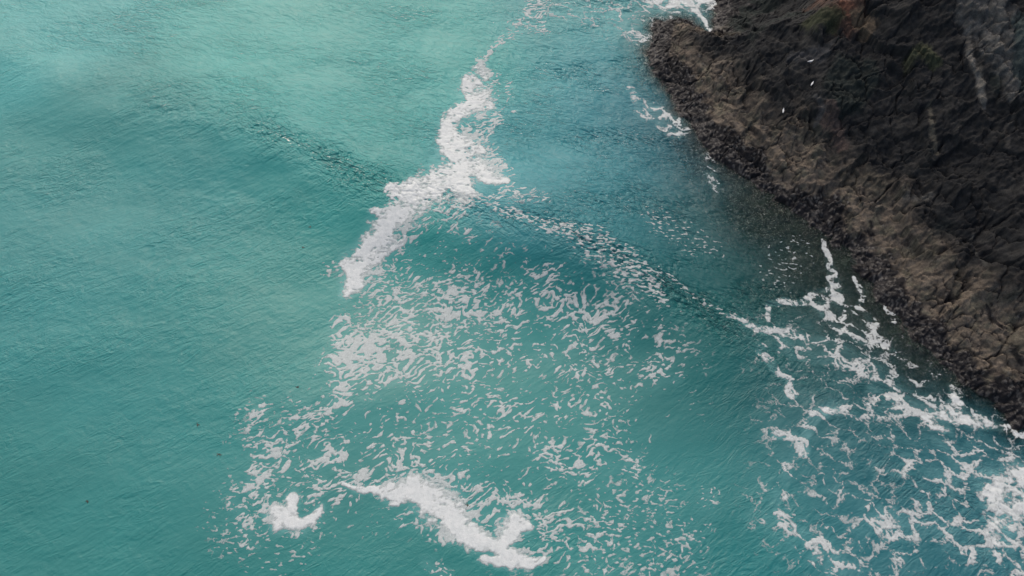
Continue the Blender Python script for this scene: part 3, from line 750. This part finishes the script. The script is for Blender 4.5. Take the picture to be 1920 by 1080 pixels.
def make_gull():
    r = bpy.data.objects.new('gull', None); col.objects.link(r)
    body = loft([(-0.30,0.20,0.030,0.006),(-0.22,0.20,0.045,0.012),(-0.16,0.195,0.055,0.035),(-0.08,0.185,0.078,0.065),(0.02,0.185,0.090,0.082),
                 (0.10,0.20,0.082,0.078),(0.155,0.235,0.060,0.060),(0.18,0.275,0.043,0.044),(0.20,0.305,0.042,0.040),(0.225,0.325,0.040,0.038),
                 (0.252,0.326,0.030,0.029),(0.27,0.322,0.014,0.013)])
    bmo('body', body, M_white, r)
    bmo('beak', loft([(0.262,0.320,0.012,0.012),(0.295,0.316,0.008,0.010),(0.318,0.308,0.003,0.004)], 8), M_beak, r)
    for s in (-1, 1):
        wg = loft([(0.13,0.225,0.010,0.020),(0.07,0.220,0.018,0.052),(-0.04,0.222,0.018,0.058),(-0.16,0.226,0.014,0.035),(-0.26,0.232,0.008,0.014)], 10)
        for v in wg.verts: v.co.y += s*(0.078-abs(v.co.x-0.02)*0.16)
        w_ = bmo('wing', wg, M_grey, r)
        tp = loft([(-0.25,0.232,0.009,0.014),(-0.33,0.236,0.006,0.009),(-0.37,0.238,0.002,0.003)], 8)
        for v in tp.verts: v.co.y += s*(0.035+(v.co.x+0.25)*0.22)
        bmo('wing_tip', tp, M_blk, w_)
        lg = bmesh.new(); bmesh.ops.create_cone(lg, cap_ends=True, segments=8, radius1=0.007, radius2=0.009, depth=0.135, matrix=mathutils.Matrix.Translation((0.01, s*0.035, 0.0665)))
        vs_ = [lg.verts.new(q) for q in ((-0.005, s*0.035, 0.012), (0.06, s*0.035-0.03, 0.004), (0.065, s*0.035, 0.004), (0.06, s*0.035+0.03, 0.004))]
        lg.faces.new((vs_[0], vs_[1], vs_[2])); lg.faces.new((vs_[0], vs_[2], vs_[3]))
        bmo('leg', lg, M_leg, r)
    return r
def copy_tree(o, parent=None):
    c_ = o.copy(); col.objects.link(c_); c_.parent = parent
    for ch in list(o.children): copy_tree(ch, c_)
    return c_
gull = make_gull()
spots = [((1521,161), 55, 'white gull standing on the dark rock face, between two other gulls'),
         ((1467,212), 75, 'white gull standing at the upper edge of the tan rock, lowest of the three'),
         ((1518,119), 10, 'white gull on a grey rock ledge, highest of the three')]
GU = []
for k, (q, az, lb) in enumerate(spots):
    o = gull if k == 0 else copy_tree(gull)
    P = on_rock(*q); o.location = (P[0], P[1], P[2]+0.03); o.rotation_euler = (0, 0, math.radians(az)); o.scale = (1.05,)*3
    tag(o, lb, 'gull', 'gulls resting on the cliff')

# ------------------------------------------------------------------ scraps of seaweed adrift
M_weed = simple('seaweed', (0.030, 0.028, 0.015), 0.4, 0.3)
def water_z(x, y):
    i = int(np.argmin(np.abs(wx_-x))); j = int(np.argmin(np.abs(wy_-y))); return float(Z[j, i])
def make_weed(seed, L=0.34):
    rnd = random.Random(seed); bm = bmesh.new()
    for br in range(4):
        a_ = rnd.uniform(0, 6.28); x, y = 0.0, 0.0; prev = None; nseg = 6
        for k in range(nseg+1):
            wd = 0.035*(1-k/nseg*0.75); nx_, ny_ = -math.sin(a_), math.cos(a_); z = 0.015*math.sin(k*1.7+br)
            cur = [bm.verts.new((x+nx_*wd*s, y+ny_*wd*s, z+h_)) for s in (-1, 1) for h_ in (0, 0.014)]
            if prev:
                for q in ((0, 1), (1, 3), (3, 2), (2, 0)): bm.faces.new((prev[q[0]], prev[q[1]], cur[q[1]], cur[q[0]]))
            prev = cur; x += math.cos(a_)*L/nseg; y += math.sin(a_)*L/nseg; a_ += rnd.uniform(-0.6, 0.6)
    bmesh.ops.recalc_face_normals(bm, faces=bm.faces)
    me = bpy.data.meshes.new('seaweed_scrap'); bm.to_mesh(me); bm.free()
    return link_mesh('seaweed_scrap', me, M_weed)
for k, (q, L, lb) in enumerate([((412,852), 0.26, 'dark seaweed scrap adrift just left of the lower foam flecks'),
        ((568,462), 0.18, 'dark seaweed scrap adrift left of the foam streak, lower of a pair'),
        ((581,425), 0.18, 'dark seaweed scrap adrift left of the foam streak, upper of a pair'),
        ((370,797), 0.24, 'dark seaweed scrap adrift on open water, up and left of the foam flecks'),
        ((166,940), 0.20, 'dark seaweed scrap adrift alone near the lower left corner'),
        ((877,948), 0.30, 'dark seaweed tuft caught at the right edge of the cream foam slick'),
        ((557,726), 0.18, 'dark seaweed scrap adrift left of the broken foam flecks, below the streak')]):
    o = make_weed(900+k, L); P = sea(*q); o.location = (P[0], P[1], water_z(P[0], P[1])+0.012)
    tag(o, lb, 'seaweed', 'seaweed scraps adrift')
